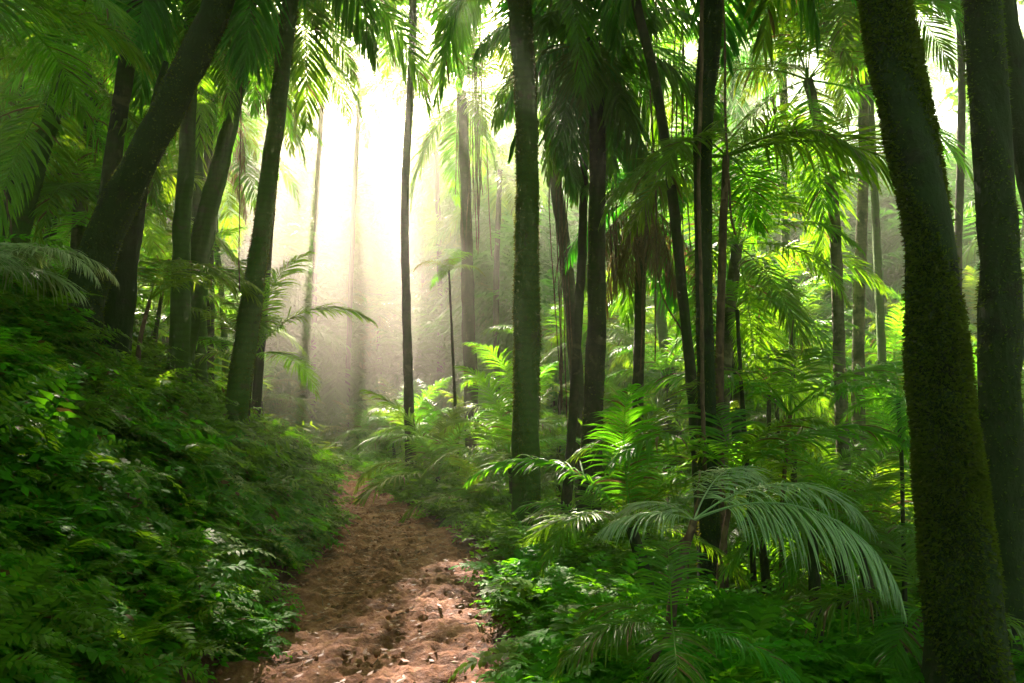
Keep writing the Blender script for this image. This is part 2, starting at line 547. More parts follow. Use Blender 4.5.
# ------------------------------------------------------------------ haze
M_HAZE, nt, N, L = new_mat("haze_air")
out = N.new("ShaderNodeOutputMaterial")
pv = N.new("ShaderNodeVolumePrincipled")
pv.inputs['Color'].default_value = (0.94, 0.93, 0.80, 1)
pv.inputs['Density'].default_value = 0.0038
pv.inputs['Anisotropy'].default_value = 0.80
L.new(pv.outputs[0], out.inputs['Volume'])
x0, x1, y0, y1, z0, z1 = -135, 135, -70, 165, -3.5, 42.0
V = [(x0, y0, z0), (x1, y0, z0), (x1, y1, z0), (x0, y1, z0), (x0, y0, z1), (x1, y0, z1), (x1, y1, z1), (x0, y1, z1)]
F = [(0, 3, 2, 1), (4, 5, 6, 7), (0, 1, 5, 4), (1, 2, 6, 5), (2, 3, 7, 6), (3, 0, 4, 7)]
link("haze", make_mesh("haze", V, F, M_HAZE), kind="stuff")

# the bank of mist that stands in the clearing at the far bend of the path
M_MIST, nt, N, L = new_mat("mist_air")
out = N.new("ShaderNodeOutputMaterial")
pv = N.new("ShaderNodeVolumePrincipled")
pv.inputs['Color'].default_value = (0.98, 0.88, 0.80, 1)
pv.inputs['Density'].default_value = 0.0046
pv.inputs['Anisotropy'].default_value = 0.75
L.new(pv.outputs[0], out.inputs['Volume'])
for c, rad in (((-4.2, 27.0, 8.2), (5.6, 9.0, 8.6)), ((-5.9, 25.0, 6.0), (2.7, 7.5, 7.6))):
    nu, nv = 32, 18
    th = np.linspace(0, 2 * math.pi, nu, endpoint=False)
    ph = np.linspace(0.02, math.pi - 0.02, nv)
    V = np.stack([np.sin(ph)[:, None] * np.cos(th), np.sin(ph)[:, None] * np.sin(th), np.cos(ph)[:, None] + 0 * th], -1)
    V = V * (1 + 0.05 * np.sin(3 * th)[None, :, None] * np.sin(2 * ph)[:, None, None]) * np.array(rad) + np.array(c)
    i_, j_ = np.arange(nv - 1)[:, None] * nu, np.arange(nu)[None]
    F = np.stack([i_ + j_, i_ + nu + j_, i_ + nu + (j_ + 1) % nu, i_ + (j_ + 1) % nu], -1).reshape(-1, 4)
    V = np.concatenate([V.reshape(-1, 3), [np.array(c) + [0, 0, rad[2]], np.array(c) - [0, 0, rad[2]]]])
    a_, b_ = nu * nv, nu * nv + 1
    jj = np.arange(0, nu, 2)
    F = np.concatenate([F, np.stack([jj, (jj + 1) % nu, (jj + 2) % nu, np.full(len(jj), a_)], -1),
                        np.stack([(nv - 1) * nu + (jj + 2) % nu, (nv - 1) * nu + (jj + 1) % nu, (nv - 1) * nu + jj, np.full(len(jj), b_)], -1)])
    link("mist", make_mesh("mist", V, F, M_MIST, True), kind="stuff")

# ------------------------------------------------------------------ frond library (shared meshes)
LIB = {}
for kind, mat, kw in (
    ("green", M_FROND, dict(L=3.2, n=52, leafL=0.80, leafW=0.020, ldroop=0.55)),
    ("dark", M_FROND_DARK, dict(L=2.6, n=52, leafL=0.85, leafW=0.022, ldroop=0.95, vang=-5)),
    ("dry", M_DRY, dict(L=2.2, n=34, leafL=0.7, leafW=0.013, ldroop=2.2, vang=-20)),
):
    for e0, dr in ((78, 60), (55, 85), (30, 85), (5, 70), (-30, 45), (-62, 22)):
        for v in range(2):
            sd = hash_ = int(e0 + 100) * 7 + v * 31 + len(kind)
            LIB[(kind, e0, v)] = make_mesh("frond_" + kind, *frond(e0=e0 + v * 7, droop=dr + v * 12, seed=sd, side_curve=(-1) ** v * 14, **kw), mat)
ELS = [78, 55, 30, 5, -30, -62]
FAN = [make_mesh("fan_leaf", *fan_leaf(seed=i, e0=e, droop=40, ldroop=0.9), M_FROND_DARK) for i, e in enumerate((60, 25, -15, -50))]


def crown(root, top, n=14, kind="green", sc=1.0, els=ELS, seed=0, name="frond", dry=0):
    g = random.Random(seed)
    a = g.uniform(0, 6.28)
    for i in range(n):
        e = els[min(int(i / n * len(els)), len(els) - 1)]
        a += 2.4
        link(name, LIB[(kind, e, g.randrange(2))], root, top, (R(g.uniform(-8, 8)), R(g.uniform(-7, 7)), a), sc * g.uniform(0.82, 1.15))
    for i in range(dry):
        a += 2.4
        link("dry_frond", LIB[("dry", g.choice((-30, -62)), g.randrange(2))], root, top, (0, 0, a), sc * g.uniform(0.8, 1.2))


def trunk_obj(root, pts, rad, mat, sides=14, lump=0.05, seed=0, moss=0, name="trunk", flare=1.45):
    """pts world, bottom to top; root is at pts[0]"""
    o = np.array(root.location)
    pts = np.asarray(pts, float)
    ln = np.linalg.norm(np.diff(pts, axis=0), axis=1).sum()
    n = max(12, int(ln / 0.16))
    C = catmull(np.concatenate([pts, np.asarray(rad, float)[:, None]], 1), n)
    P3, r = C[:, :3], C[:, 3].copy()
    s = np.concatenate([[0], np.cumsum(np.linalg.norm(np.diff(P3, axis=0), axis=1))])
    r *= 1 + (flare - 1) * np.exp(-s / 0.35)
    V, F = tube(P3, r, sides, lump, seed)
    if flare > 1.3:
        nb = n * sides
        th_ = np.tile(np.linspace(0, 6.2832, sides, endpoint=False), n)
        lob = 0.55 * np.repeat(np.exp(-s / 0.28), sides) * np.clip(np.sin(th_ * 3 + seed) + .5 * np.sin(th_ * 5 + 2 * seed), 0, 1.4)
        cc = np.repeat(P3, sides, axis=0)
        V[:nb] = cc + (V[:nb] - cc) * (1 + lob)[:, None]
    t = link(name, make_mesh(name, V - o, F, mat, True), root)
    if moss:
        g = np.random.default_rng(seed + 5)
        th = g.uniform(0, 6.28, moss)
        sv = g.uniform(0, 1, moss) * (n - 2)
        # patchy cover
        k = sv.astype(int)
        f = (sv - k)[:, None]
        nb = len(V) - 1
        G = V[:nb].reshape(n, sides, 3)
        j = (th / 6.2832 * sides).astype(int) % sides
        w = (th / 6.2832 * sides - (th / 6.2832 * sides).astype(int))[:, None]
        A = G[k, j] * (1 - w) + G[k, (j + 1) % sides] * w
        B = G[k + 1, j] * (1 - w) + G[k + 1, (j + 1) % sides] * w
        p = A * (1 - f) + B * f
        c = P3[k] * (1 - f) + P3[k + 1] * f
        nn = norm(p - c)
        keep = np.sin(th * 2 + sv * 0.35 + seed) + np.sin(sv * 0.23 + 1.3 * seed) + 0.45 * g.normal(0, 1, moss) > -0.55
        p, nn = p[keep], nn[keep]
        m_ = len(p)
        d = norm(nn + g.normal(0, 0.5, (m_, 3)) + np.array([0, 0, -0.25]))
        sd = norm(np.cross(d, g.normal(0, 1, (m_, 3))))
        l = g.uniform(0.010, 0.034, (m_, 1))
        wv = l * 0.28
        Q = np.stack([p - sd * wv, p + sd * wv, p + d * l + sd * wv * .3, p + d * l - sd * wv * .3], 1) - o
        link("moss", make_mesh("moss", Q, np.arange(4 * m_).reshape(-1, 4), M_MOSS), root, kind="stuff")
    return t


def px_tree(name, label, cat, spec, d, mat, H=None, group=None, moss=0, cr=None, lump=0.05, seed=0, dtop=None, sides=14, ground=True, lean=None, trunkname="trunk"):
    """spec: [(px, py, width_px)] bottom to top as seen in the photo, standing d metres ahead;
    trunk goes on down to the ground and up to height H, where the crown sits"""
    dt = dtop if dtop is not None else d
    n = len(spec)
    pts, rad = [], []
    for i, (a, b, w) in enumerate(spec):
        dd = d + (dt - d) * i / max(n - 1, 1)
        pts.append(P(a, b, dd)); rad.append(w * dd / FPX / 2)
    if ground:
        p0 = pts[0]
        zg = gz(p0.x, p0.y)
        if p0.z > zg + 0.05:
            dirn = (pts[0] - pts[1]).normalized()
            k = (p0.z - zg) / max(-dirn.z, 0.3)
            q = p0 + dirn * min(k, 3.0)
            q.z = gz(q.x, q.y) - 0.12
            pts.insert(0, q); rad.insert(0, rad[0] * 1.04)
        else:
            pts[0] = Vector((p0.x, p0.y, zg - 0.12))
    if H:
        a, b = pts[-2], pts[-1]
        dirn = (b - a).normalized()
        dirn = (dirn + Vector((0, 0, 0.6))).normalized()
        while pts[-1].z < H - 0.3:
            st = min(1.6, H - pts[-1].z)
            pts.append(pts[-1] + dirn * st); rad.append(rad[-1] * 0.96)
            dirn = (dirn + Vector((0, 0, 0.3))).normalized()
    root = thing(name, label, cat, pts[0], group)
    trunk_obj(root, [tuple(p) for p in pts], rad, mat, sides, lump, seed, moss, trunkname)
    if cr:
        crown(root, tuple(pts[-1] - pts[0]), seed=seed, **cr)
    return root, pts


# ------------------------------------------------------------------ named trees, traced from the photo
T = {}
big = dict(n=15, sc=1.15)
T['R2'] = px_tree("palm_tree", "thick leaning trunk furred with moss, its rim lit yellow, nearest on the right", "tree",
                  [(970, 700, 70), (956, 540, 62), (948, 455, 57), (936, 340, 52), (927, 230, 47), (907, 115, 45), (885, 0, 46)], 4.5, M_BARK_BLACK, H=9, moss=110000, sides=26, lump=0.035, seed=3, dtop=5.2, cr=big)
T['R3'] = px_tree("palm_tree", "straight dark trunk just behind the thick leaning mossy trunk on the right", "tree",
                  [(1001, 690, 42), (1001, 450, 38), (998, 230, 36), (989, 115, 35), (983, 0, 36)], 6.2, M_BARK_BLACK, H=10, moss=9000, sides=20, lump=0.05, seed=4, cr=big)
T['R4'] = px_tree("palm_tree", "leaning dark trunk cut by the right edge high above", "tree",
                  [(1090, 500, 34), (1045, 230, 32), (1010, 60, 30), (1000, 0, 28)], 7.5, M_BARK_BLACK, H=11, seed=5, cr=big)
T['C3'] = px_tree("palm_tree", "upright trunk sleeved in green moss right beside the path", "tree",
                  [(527, 519, 27), (526, 400, 26), (527, 250, 24), (526, 110, 22), (520, 0, 24)], 10.2, M_BARK_MOSS, H=9.5, moss=34000, sides=20, lump=0.05, seed=6, cr=dict(n=16, kind="green", sc=1.1))
T['C5'] = px_tree("palm_tree", "dark trunk under a shaggy hanging crown, right of the moss-sleeved trunk", "tree",
                  [(588, 508, 24), (594, 400, 20), (597, 250, 18), (597, 100, 16), (592, 40, 16)], 11.6, M_BARK, sides=16, seed=8, moss=4000, cr=dict(n=26, kind="dark", sc=1.0, els=[55, 30, 5, -30, -30, -62, -62]))
T['C4'] = px_tree("palm_tree", "slim dark stem between the moss-sleeved trunk and the shaggy crowned palm", "tree",
                  [(568, 488, 10), (575, 380, 9), (582, 250, 9), (584, 150, 8)], 12.5, M_BARK, H=7.5, seed=9, cr=dict(n=9, kind="dark", sc=0.8))
T['C1'] = px_tree("palm_tree", "thin dark pole of a trunk beside the far bend of the path", "tree",
                  [(411, 474, 11), (407, 330, 9), (405, 200, 8), (412, 60, 8), (413, 0, 8)], 17.5, M_BARK, H=13.5, seed=10, cr=dict(n=16, kind="green", sc=1.1))
T['C2'] = px_tree("palm_tree", "pale trunk fading in the mist, hung with thin roots", "tree",
                  [(473, 452, 15), (468, 300, 13), (466, 200, 11), (463, 130, 10), (462, 92, 9)], 23.0, M_BARK, seed=11, cr=dict(n=18, kind="green", sc=1.15))
T['C6'] = px_tree("palm_tree", "short palm wrapped in a skirt of dry hanging fronds", "tree",
                  [(636, 460, 12), (638, 400, 11), (640, 300, 11), (642, 200, 11)], 13.5, M_BARK, seed=12, cr=dict(n=10, kind="dark", sc=0.9, els=[55, 30, 5, -30, -62], dry=14))
T['C7'] = px_tree("palm_tree", "slender curving stem that leans left over the skirted palm", "tree",
                  [(700, 500, 12), (693, 400, 11), (682, 290, 10), (672, 190, 10), (655, 80, 10), (636, 0, 10)], 9.0, M_BARK, H=9.5, seed=13, cr=dict(n=14, kind="dark", sc=1.0))
T['C8'] = px_tree("palm_tree", "dark trunk draped with aerial roots behind the silvery arching frond", "tree",
                  [(712, 640, 26), (709, 520, 20), (707, 400, 18), (703, 260, 17), (704, 120, 20), (712, 0, 24)], 7.6, M_BARK_BLACK, H=8.2, seed=14, moss=5000, cr=dict(n=18, kind="dark", sc=1.0))
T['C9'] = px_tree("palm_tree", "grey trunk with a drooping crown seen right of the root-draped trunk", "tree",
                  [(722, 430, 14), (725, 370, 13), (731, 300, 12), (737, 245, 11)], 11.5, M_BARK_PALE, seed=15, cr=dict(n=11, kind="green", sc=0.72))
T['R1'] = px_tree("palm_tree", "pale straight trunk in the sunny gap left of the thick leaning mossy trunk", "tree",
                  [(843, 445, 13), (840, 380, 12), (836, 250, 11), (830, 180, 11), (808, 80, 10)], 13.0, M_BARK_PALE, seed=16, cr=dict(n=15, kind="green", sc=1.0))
T['L7'] = px_tree("palm_tree", "mossy trunk leaning right from the bank into the light", "tree",
                  [(233, 440, 19), (245, 345, 22), (262, 230, 18), (277, 115, 17), (290, 0, 16)], 11.0, M_BARK_MOSS, H=9.5, moss=14000, sides=18, seed=17, cr=dict(n=16, kind="green", sc=1.0))
T['L4'] = px_tree("palm_tree", "thick black trunk leaning far right out of the bank", "tree",
                  [(78, 322, 38), (107, 230, 35), (165, 115, 31), (197, 50, 31), (219, 0, 31)], 8.5, M_BARK_BLACK, H=8.6, sides=20, moss=8000, seed=18, cr=dict(n=16, kind="dark", sc=1.0))
T['L4b'] = px_tree("broken_trunk", "dark broken-off trunk standing against the thick black leaning one", "tree",
                   [(120, 300, 28), (128, 240, 24), (146, 150, 16), (158, 100, 12), (166, 62, 5)], 9.2, M_BARK_BLACK, seed=19)
T['L3'] = px_tree("palm_tree", "straight trunk rising just left of the thick black leaning one", "tree",
                  [(104, 225, 17), (114, 150, 16), (126, 70, 16), (136, 0, 15)], 10.0, M_BARK, H=8.8, seed=20, cr=dict(n=14, kind="dark", sc=1.0))
T['L1'] = px_tree("palm_tree", "green curving trunk over the fern frond near the left edge", "tree",
                  [(18, 245, 18), (30, 190, 17), (48, 130, 16), (64, 70, 14)], 10.5, M_BARK_MOSS, seed=21, moss=3000, cr=dict(n=13, kind="green", sc=0.9))
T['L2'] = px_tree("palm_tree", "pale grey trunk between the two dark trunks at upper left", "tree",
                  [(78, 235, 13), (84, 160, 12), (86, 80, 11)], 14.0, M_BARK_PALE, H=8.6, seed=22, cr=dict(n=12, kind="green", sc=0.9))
T['L5'] = px_tree("palm_tree", "upright mossy stem right behind the thick black leaning trunk", "tree",
                  [(180, 310, 19), (182, 230, 17), (187, 160, 16), (190, 60, 14)], 11.5, M_BARK_MOSS, H=8.8, seed=23, cr=dict(n=14, kind="green", sc=0.9))
T['L6'] = px_tree("palm_tree", "leaning mossy trunk between the black leaning trunk and the lit mossy one", "tree",
                  [(190, 315, 20), (204, 230, 20), (224, 150, 17), (234, 110, 14), (248, 30, 12)], 12.5, M_BARK_MOSS, H=9.6, seed=24, cr=dict(n=14, kind="green", sc=0.9))
T['L8'] = px_tree("palm_tree", "slim palm in the mist just right of the leaning mossy bank trunk", "tree",
                  [(262, 330, 9), (272, 200, 8), (284, 60, 8)], 18.0, M_BARK, H=11.5, seed=25, cr=dict(n=14, kind="green", sc=1.0))
for i, (sp, d, lb, H) in enumerate((
    ([(458, 470, 4), (454, 380, 3), (449, 270, 2)], 17.0, "wire-thin sapling between the dark pole and the misty pale trunk", None),
    ([(793, 420, 6), (792, 340, 6), (790, 280, 5)], 16.0, "thin upright sapling left of the pale straight trunk", None),
    ([(816, 650, 12), (815, 600, 11), (812, 530, 10)], 6.4, "short dark stem below the tip of the silvery frond", None),
    ([(848, 660, 16), (845, 600, 14), (838, 520, 12)], 7.4, "dark stem in shade left of the thick leaning mossy trunk", None),
    ([(903, 520, 4), (902, 470, 4), (898, 400, 4)], 7.5, "thin sapling against the left side of the thick mossy trunk", None),
    ([(745, 440, 5), (741, 380, 4), (737, 310, 4)], 9.5, "thin brown sapling under the drooping crown", None),
    ([(346, 440, 5), (352, 250, 5), (360, 80, 4.5)], 33.0, "faint palm seen in the glowing mist just left of the dark pole", None),
    ([(312, 440, 5), (317, 200, 5), (326, 40, 4.5)], 34.0, "faint palm at the left side of the glowing mist", None),
    ([(438, 440, 6), (440, 300, 5), (436, 150, 5)], 38.0, "faint palm in the mist between the dark pole and the root-hung pale trunk", None),
    ([(498, 440, 7), (496, 300, 6), (500, 170, 5)], 30.0, "dim palm in the mist right of the root-hung pale trunk", None),
)):
    px_tree("sapling" if i < 6 else "palm_tree", lb, "tree", sp, d, M_BARK, H=H, seed=40 + i, sides=8, trunkname="stem" if i < 6 else "trunk",
            cr=dict(n=6 if i < 6 else 15, kind="green", sc=0.3 if i < 6 else 1.1, els=[55, 30, 5] if i < 6 else [55, 30, 5, -30]))

px_tree("palm_tree", "palm mostly hidden behind the thick leaning trunk, its fronds spread over the sky gap", "tree",
        [(932, 440, 10), (918, 250, 9), (898, 80, 9), (868, -40, 9)], 13.5, M_BARK, seed=61, cr=dict(n=17, kind="green", sc=0.95, els=[55, 30, 5, -30, -30]))
px_tree("palm_tree", "palm mostly hidden behind the moss-sleeved trunk, its crown against the top edge", "tree",
        [(525, 440, 8), (525, 250, 8), (523, 60, 8), (516, -50, 8)], 14.5, M_BARK, seed=62, cr=dict(n=17, kind="green", sc=0.95, els=[30, 5, -30, -30]))

# ------------------------------------------------------------------ hero young palms with traced fronds
HERO = {}
for k, kw in dict(
    a=dict(L=1.44, n=74, leafL=0.52, leafW=0.0052, e0=27, droop=102, ldroop=1.3, vang=-12, seed=2, segs=6, rr=0.010),
    b=dict(L=1.0, n=44, leafL=0.5, leafW=0.006, e0=18, droop=55, ldroop=0.9, vang=0, seed=3, segs=6, rr=0.009),
    c=dict(L=1.9, n=66, leafL=0.55, leafW=0.007, e0=48, droop=88, ldroop=0.8, vang=5, seed=4, segs=6, rr=0.010),
).items():
    HERO[k] = make_mesh("frond_sheen", *frond(**kw), M_FROND_SHEEN)
for k, kw in dict(
    g1=dict(L=1.7, n=44, leafL=0.5, leafW=0.012, e0=45, droop=85, ldroop=0.6, seed=5, segs=5, rr=0.010),
    g2=dict(L=1.5, n=40, leafL=0.5, leafW=0.013, e0=65, droop=80, ldroop=0.5, seed=6, segs=5, rr=0.010),
    g3=dict(L=1.4, n=40, leafL=0.45, leafW=0.012, e0=20, droop=60, ldroop=0.6, seed=7, segs=5, rr=0.010),
    g4=dict(L=2.3, n=62, leafL=0.85, leafW=0.016, e0=16, droop=72, ldroop=0.55, seed=8, segs=6, rr=0.02),
).items():
    HERO[k] = make_mesh("frond_young", *frond(**kw), M_FROND)


def young_palm(label, top, fr, name="young_palm", stem=None, group=None, r=0.03, sc=1.0):
    base = Vector((top.x - 0.15, top.y + 0.1, 0))
    base.z = gz(base.x, base.y) - 0.05
    root = thing(name, label, "palm", base, group)
    mid = (base + top) / 2 + Vector((-0.06, 0, 0))
    trunk_obj(root, [tuple(base), tuple(mid), tuple(top)], [r * 1.3, r, r * 0.8], M_VINE, 8, 0.04, 1, 0, "stem", 1.2)
    for (k, az, tilt, s) in fr:
        me = HERO[k] if isinstance(k, str) else LIB[k]
        link("frond", me, root, top - base, (0, R(tilt), R(az)), s * sc)
    return root


young_palm("young palm with silvery fronds arching over the shade", P(694, 520, 4.9),
           [('a', -20, 0, 1.0), ('b', 176, 0, 0.62), ('c', 8, 12, 0.72), ('c', 48, 0, 0.6), ('b', 120, -6, 0.7)])
young_palm("bright young palm arching behind the silvery fronds", P(735, 480, 7.0),
           [('g1', 0, 0, 1.15), ('g1', 40, 0, 1), ('g1', 170, 0, 1.0), ('g2', 90, 0, 1), ('g2', 300, 0, .8), ('g1', 215, 0, 1)])
young_palm("young palm spreading one droopy frond at the bottom edge", P(672, 628, 4.0),
           [('g3', -100, 5, 0.55), ('g3', -165, 0, 0.42), ('g3', -30, 10, 0.5), ('g3', 200, 5, 0.5), ('g2', 80, 0, 0.5), ('g3', 130, 0, 0.5)], r=0.015)
young_palm("seedling palm beside the foot of the shaggy palm", P(590, 520, 8.4),
           [('g3', 150, -10, 0.7), ('g3', 190, -5, 0.6), ('g3', 20, -10, 0.6), ('g2', 70, 0, 0.6), ('g3', -60, 0, 0.5)], r=0.015)
young_palm("dark young palm in the shade at the foot of the thick trunk", P(925, 610, 5.6),
           [('g3', 190, 0, 0.9), ('g3', 230, 5, 0.8), ('g3', -60, 5, 0.8), ('g2', 90, 0, 0.7), ('g3', 160, 0, 0.8)], r=0.02)
young_palm("pale young palm over the ferns at the left edge", P(-20, 268, 6.2),
           [('c', -5, 15, 0.62), ('c', 20, 10, 0.6), ('b', -50, 0, 0.9), ('c', 100, 0, .7), ('b', 60, 0, 0.9)])
young_palm("palm with a big sunlit frond in front of the sky gap", P(726, 156, 7.9),
           [('g4', -3, -3, 1.08), ('g4', -48, 0, 0.7), ('g4', 60, 0, 0.8), ('g4', 120, 0, 0.8), ('g4', 180, 10, 0.7), ('g4', 230, 5, 0.7)], r=0.05)
young_palm("bright crowned palm reaching in at the top left corner", P(-10, 5, 6.0),
           [('g4', -20, 0, 0.7), ('g4', -55, 20, 0.75), ('g4', 20, 0, 0.6), ('g4', 90, 0, 0.7), ('g4', 200, 0, .7), ('g4', -90, 0, .5)], r=0.06)
young_palm("palm with fine arching fronds right of the pale straight trunk", P(790, 415, 9.5),
           [('g1', 5, 0, 1.5), ('g1', 170, 0, 1.3), ('g1', -40, 5, 1.2), ('g2', 60, 0, 1.3), ('g1', 110, 0, 1.3), ('g1', 220, 0, 1.2)])
young_palm("young palm on the bank behind the mossy leaning trunk", P(150, 300, 9.6),
           [('g1', 10, 0, 0.9), ('g1', -30, 0, 0.9), ('g1', 50, 0, 1), ('g2', 100, 0, 1), ('g1', 200, 0, 0.9), ('g3', 150, 0, 1.)])

# ------------------------------------------------------------------ mid-distance palms, in groups
def clearing(x, y, z, k=1.0):
    """is the point in the corridor through which the sun reaches the misty clearing"""
    t = (z - 3.0) / SUNDIR.z
    gx_, gy_ = x - SUNDIR.x * t, y - SUNDIR.y * t
    return ((gx_ + 4.2) / (4.6 * k)) ** 2 + ((gy_ - 23) / (7.5 * k)) ** 2 < 1


def sunny(x, y, z, k=1.0):
    """corridors of the smaller gaps: the sunlit understory to the right and the verge beside the path"""
    t = (z - 1.5) / SUNDIR.z
    gx_, gy_ = x - SUNDIR.x * t, y - SUNDIR.y * t
    return (((gx_ - 9.0) / (6.5 * k)) ** 2 + ((gy_ - 18) / (11.0 * k)) ** 2 < 1) or (((gx_ + 1.7) / (1.4 * k)) ** 2 + ((gy_ - 9.0) / (3.6 * k)) ** 2 < 1) or (((gx_ - 4.6) / (2.0 * k)) ** 2 + ((gy_ - 4.5) / (2.5 * k)) ** 2 < 1) \
        or (((gx_ + 11) / (3.0 * k)) ** 2 + ((gy_ - 19) / (4 * k)) ** 2 < 1)


def px_of(x, y, z):
    dz = z - CAMZ
    dep = y * math.cos(PITCH) + dz * math.sin(PITCH)
    return 512 + FPX * x / dep, 341.5 - FPX * (dz * math.cos(PITCH) - y * math.sin(PITCH)) / dep


gr = random.Random(5)
taken = [(t[1][0].x, t[1][0].y) for t in T.values()]


def zone(x, y):
    a, _ = px_of(x, y, 2)
    if a < 300:
        return "tall forest palms behind the bank", "one of the tall palms crowded behind the fern bank"
    if a < 520:
        return "palms in the mist", "one of the dim palms standing in the mist beyond the path"
    return "palms beyond the undergrowth", "one of the green palms crowded beyond the undergrowth"


def try_place(x, y, mind):
    if any((x - a) ** 2 + (y - b) ** 2 < mind ** 2 for a, b in taken):
        return False
    if abs(x - path_x(y)) < path_hw(y) + 0.7 and y < 34:
        return False
    taken.append((x, y))
    return True


cnt = 0
for i in range(2500):
    if cnt >= 120:
        break
    y = gr.uniform(15, 58)
    x = gr.uniform(-0.78, 0.78) * y
    H = gr.uniform(6, 15) + (y - 20) * 0.12
    if clearing(x, y, gz(x, y) + H, 1.2) or clearing(x, y, gz(x, y) + H - 1.5, 0.9):
        continue
    if sunny(x, y, gz(x, y) + H, 1.2) and gr.random() < 0.93:
        continue
    a, b = px_of(x, y, gz(x, y) + H)
    if 235 < px_of(x, y, 2)[0] < 560 and y < 31:
        continue
    if 735 < a < 985 and 75 < b < 200 and gr.random() < 0.9:
        continue
    if not try_place(x, y, 1.4):
        continue
    cnt += 1
    grp, lab = zone(x, y)
    z0 = gz(x, y) - 0.1
    root = thing("palm_tree", lab, "tree", (x, y, z0), grp)
    r0 = gr.uniform(0.08, 0.16)
    lx, ly = gr.uniform(-1, 1), gr.uniform(-1, 1)
    pts = [(x, y, z0), (x + lx * 0.3, y + ly * .3, z0 + H * .35), (x + lx * .9, y + ly * .9, z0 + H * .7), (x + lx, y + ly, z0 + H)]
    trunk_obj(root, pts, [r0 * 1.2, r0, r0 * .9, r0 * .8], gr.choice((M_BARK, M_BARK_MOSS, M_BARK_PALE)), 9, 0.04, i, 0)
    crown(root, (lx, ly, H), n=gr.randrange(12, 17), kind=gr.choice(("green", "green", "dark")), sc=gr.uniform(0.95, 1.25), seed=i, dry=gr.choice((0, 1, 2, 3)))

cnt = 0
for i in range(2500):
    if cnt >= 185:
        break
    y = (gr.uniform(6.5, 40), gr.uniform(6.5, 18), gr.uniform(17, 36))[i % 3]
    x = gr.uniform(-0.75 if i % 3 < 2 else 0.05, 0.75) * y
    if x < path_x(y) and y < 12:
        continue
    if y < 11 and x < 1.2:
        continue
    H = (gr.uniform(0.5, 5.0) if y > 16 else gr.uniform(0.2, 1.3)) if x > path_x(y) else gr.uniform(0.3, 2.6)
    a_ = px_of(x, y, 1)[0]
    if clearing(x, y, H, 0.3):
        continue
    if 245 < a_ < 410 and y < 26:
        continue
    if 290 < a_ < 530:
        H = min(H, gr.uniform(.2, 1.4))
    if not try_place(x, y, 1.2 if y < 20 else 1.6):
        continue
    cnt += 1
    a, _ = px_of(x, y, 2)
    grp, lab = (("young palms on the bank", "one of the low palms growing among the trunks on the bank") if a < 300 else
                ("young palms in the mist", "one of the low palms fading into the mist") if a < 520 else
                ("young palms right of the path", "one of the low green palms filling the understory right of the path"))
    z0 = gz(x, y) - 0.05
    root = thing("young_palm", lab, "palm", (x, y, z0), grp)
    lx = gr.uniform(-.2, .2)
    trunk_obj(root, [(x, y, z0), (x + lx * .3, y, z0 + H * .5), (x + lx, y, z0 + H)], [0.06, 0.05, 0.045], M_BARK, 8, 0.03, i, 0, "stem")
    crown(root, (lx, 0, H), n=gr.randrange(8, 13), kind="green", sc=gr.uniform(0.5, 0.95) if y > 13 else gr.uniform(.38, .6), seed=i + 900, els=[78, 55, 30, 5])

# ------------------------------------------------------------------ ferns and shrubs
def fern_clump(seed, n=8, L=0.5, leafL=0.10, leafW=0.014, np_=15, segs=2):
    g = random.Random(seed)
    parts = []
    for i in range(n):
        V, F = frond(L=L * g.uniform(.7, 1.15), n=np_, leafL=leafL * g.uniform(.85, 1.15), leafW=leafW, e0=g.uniform(35, 75), droop=g.uniform(60, 100), ldroop=.3,
                     seed=seed * 50 + i, segs=segs, fold=False, rr=0.004, pet=0.12, a0=80, a1=50, tipmin=.2)
        parts.append((rotz(V, i * 2.4 + g.uniform(-.4, .4)), F))
    return join(parts)


def leafy_shrub(seed, n=14, h=0.5, leaf=0.055):
    g = np.random.default_rng(seed)
    parts = []
    for i in range(n):
        az = i * 2.4 + g.uniform(-.3, .3)
        le = g.uniform(.55, 1.1) * h
        e0 = R(g.uniform(30, 80))
        s = np.linspace(0, 1, 9)
        e = e0 - R(60) * s
        D = np.stack([np.cos(e), 0 * e, np.sin(e)], -1)
        pts = np.concatenate([[[0, 0, 0]], np.cumsum(D[:-1] * le / 8, axis=0)])
        parts.append((rotz(tube(pts, 0.004 * (1 - .6 * s), 3)[0], az), tube(pts, 0.004, 3)[1]))
        k = 18
        si = np.linspace(.2, 1, k)
        Pb = np.stack([np.interp(si, s, pts[:, a]) for a in range(3)], -1)
        sd = np.where(np.arange(k) % 2 == 0, 1, -1)[:, None]
        d = norm(np.array([.5, 0, .1]) + sd * np.array([0, 1.0, 0]) + g.normal(0, .25, (k, 3)))
        l = leaf * g.uniform(.7, 1.3, (k, 1))
        up = norm(np.array([0, 0, 1.0]) + g.normal(0, .35, (k, 3)))
        w = norm(np.cross(d, up)) * l * .34
        V = np.stack([Pb, Pb + d * l * .5 + w, Pb + d * l * 1.1 - up * l * .15, Pb + d * l * .5 - w], 1).reshape(-1, 3)
        parts.append((rotz(V, az), np.arange(4 * k).reshape(k, 4)))
    return join(parts)


FERN_NEAR = [fern_clump(i, 8, .5, .105, .015, 17, 2) for i in range(4)]
SHRUB_NEAR = [leafy_shrub(i) for i in range(4)]
FERN_FAR = [fern_clump(i + 20, 5, .7, .2, .03, 9, 1) for i in range(3)]


def terr_normal(x, y):
    e = 0.15
    dx = (ground_z(x + e, y) - ground_z(x - e, y)) / (2 * e)
    dy = (ground_z(x, y + e) - ground_z(x, y - e)) / (2 * e)
    return norm(np.stack([-dx, -dy, np.ones_like(dx)], -1))


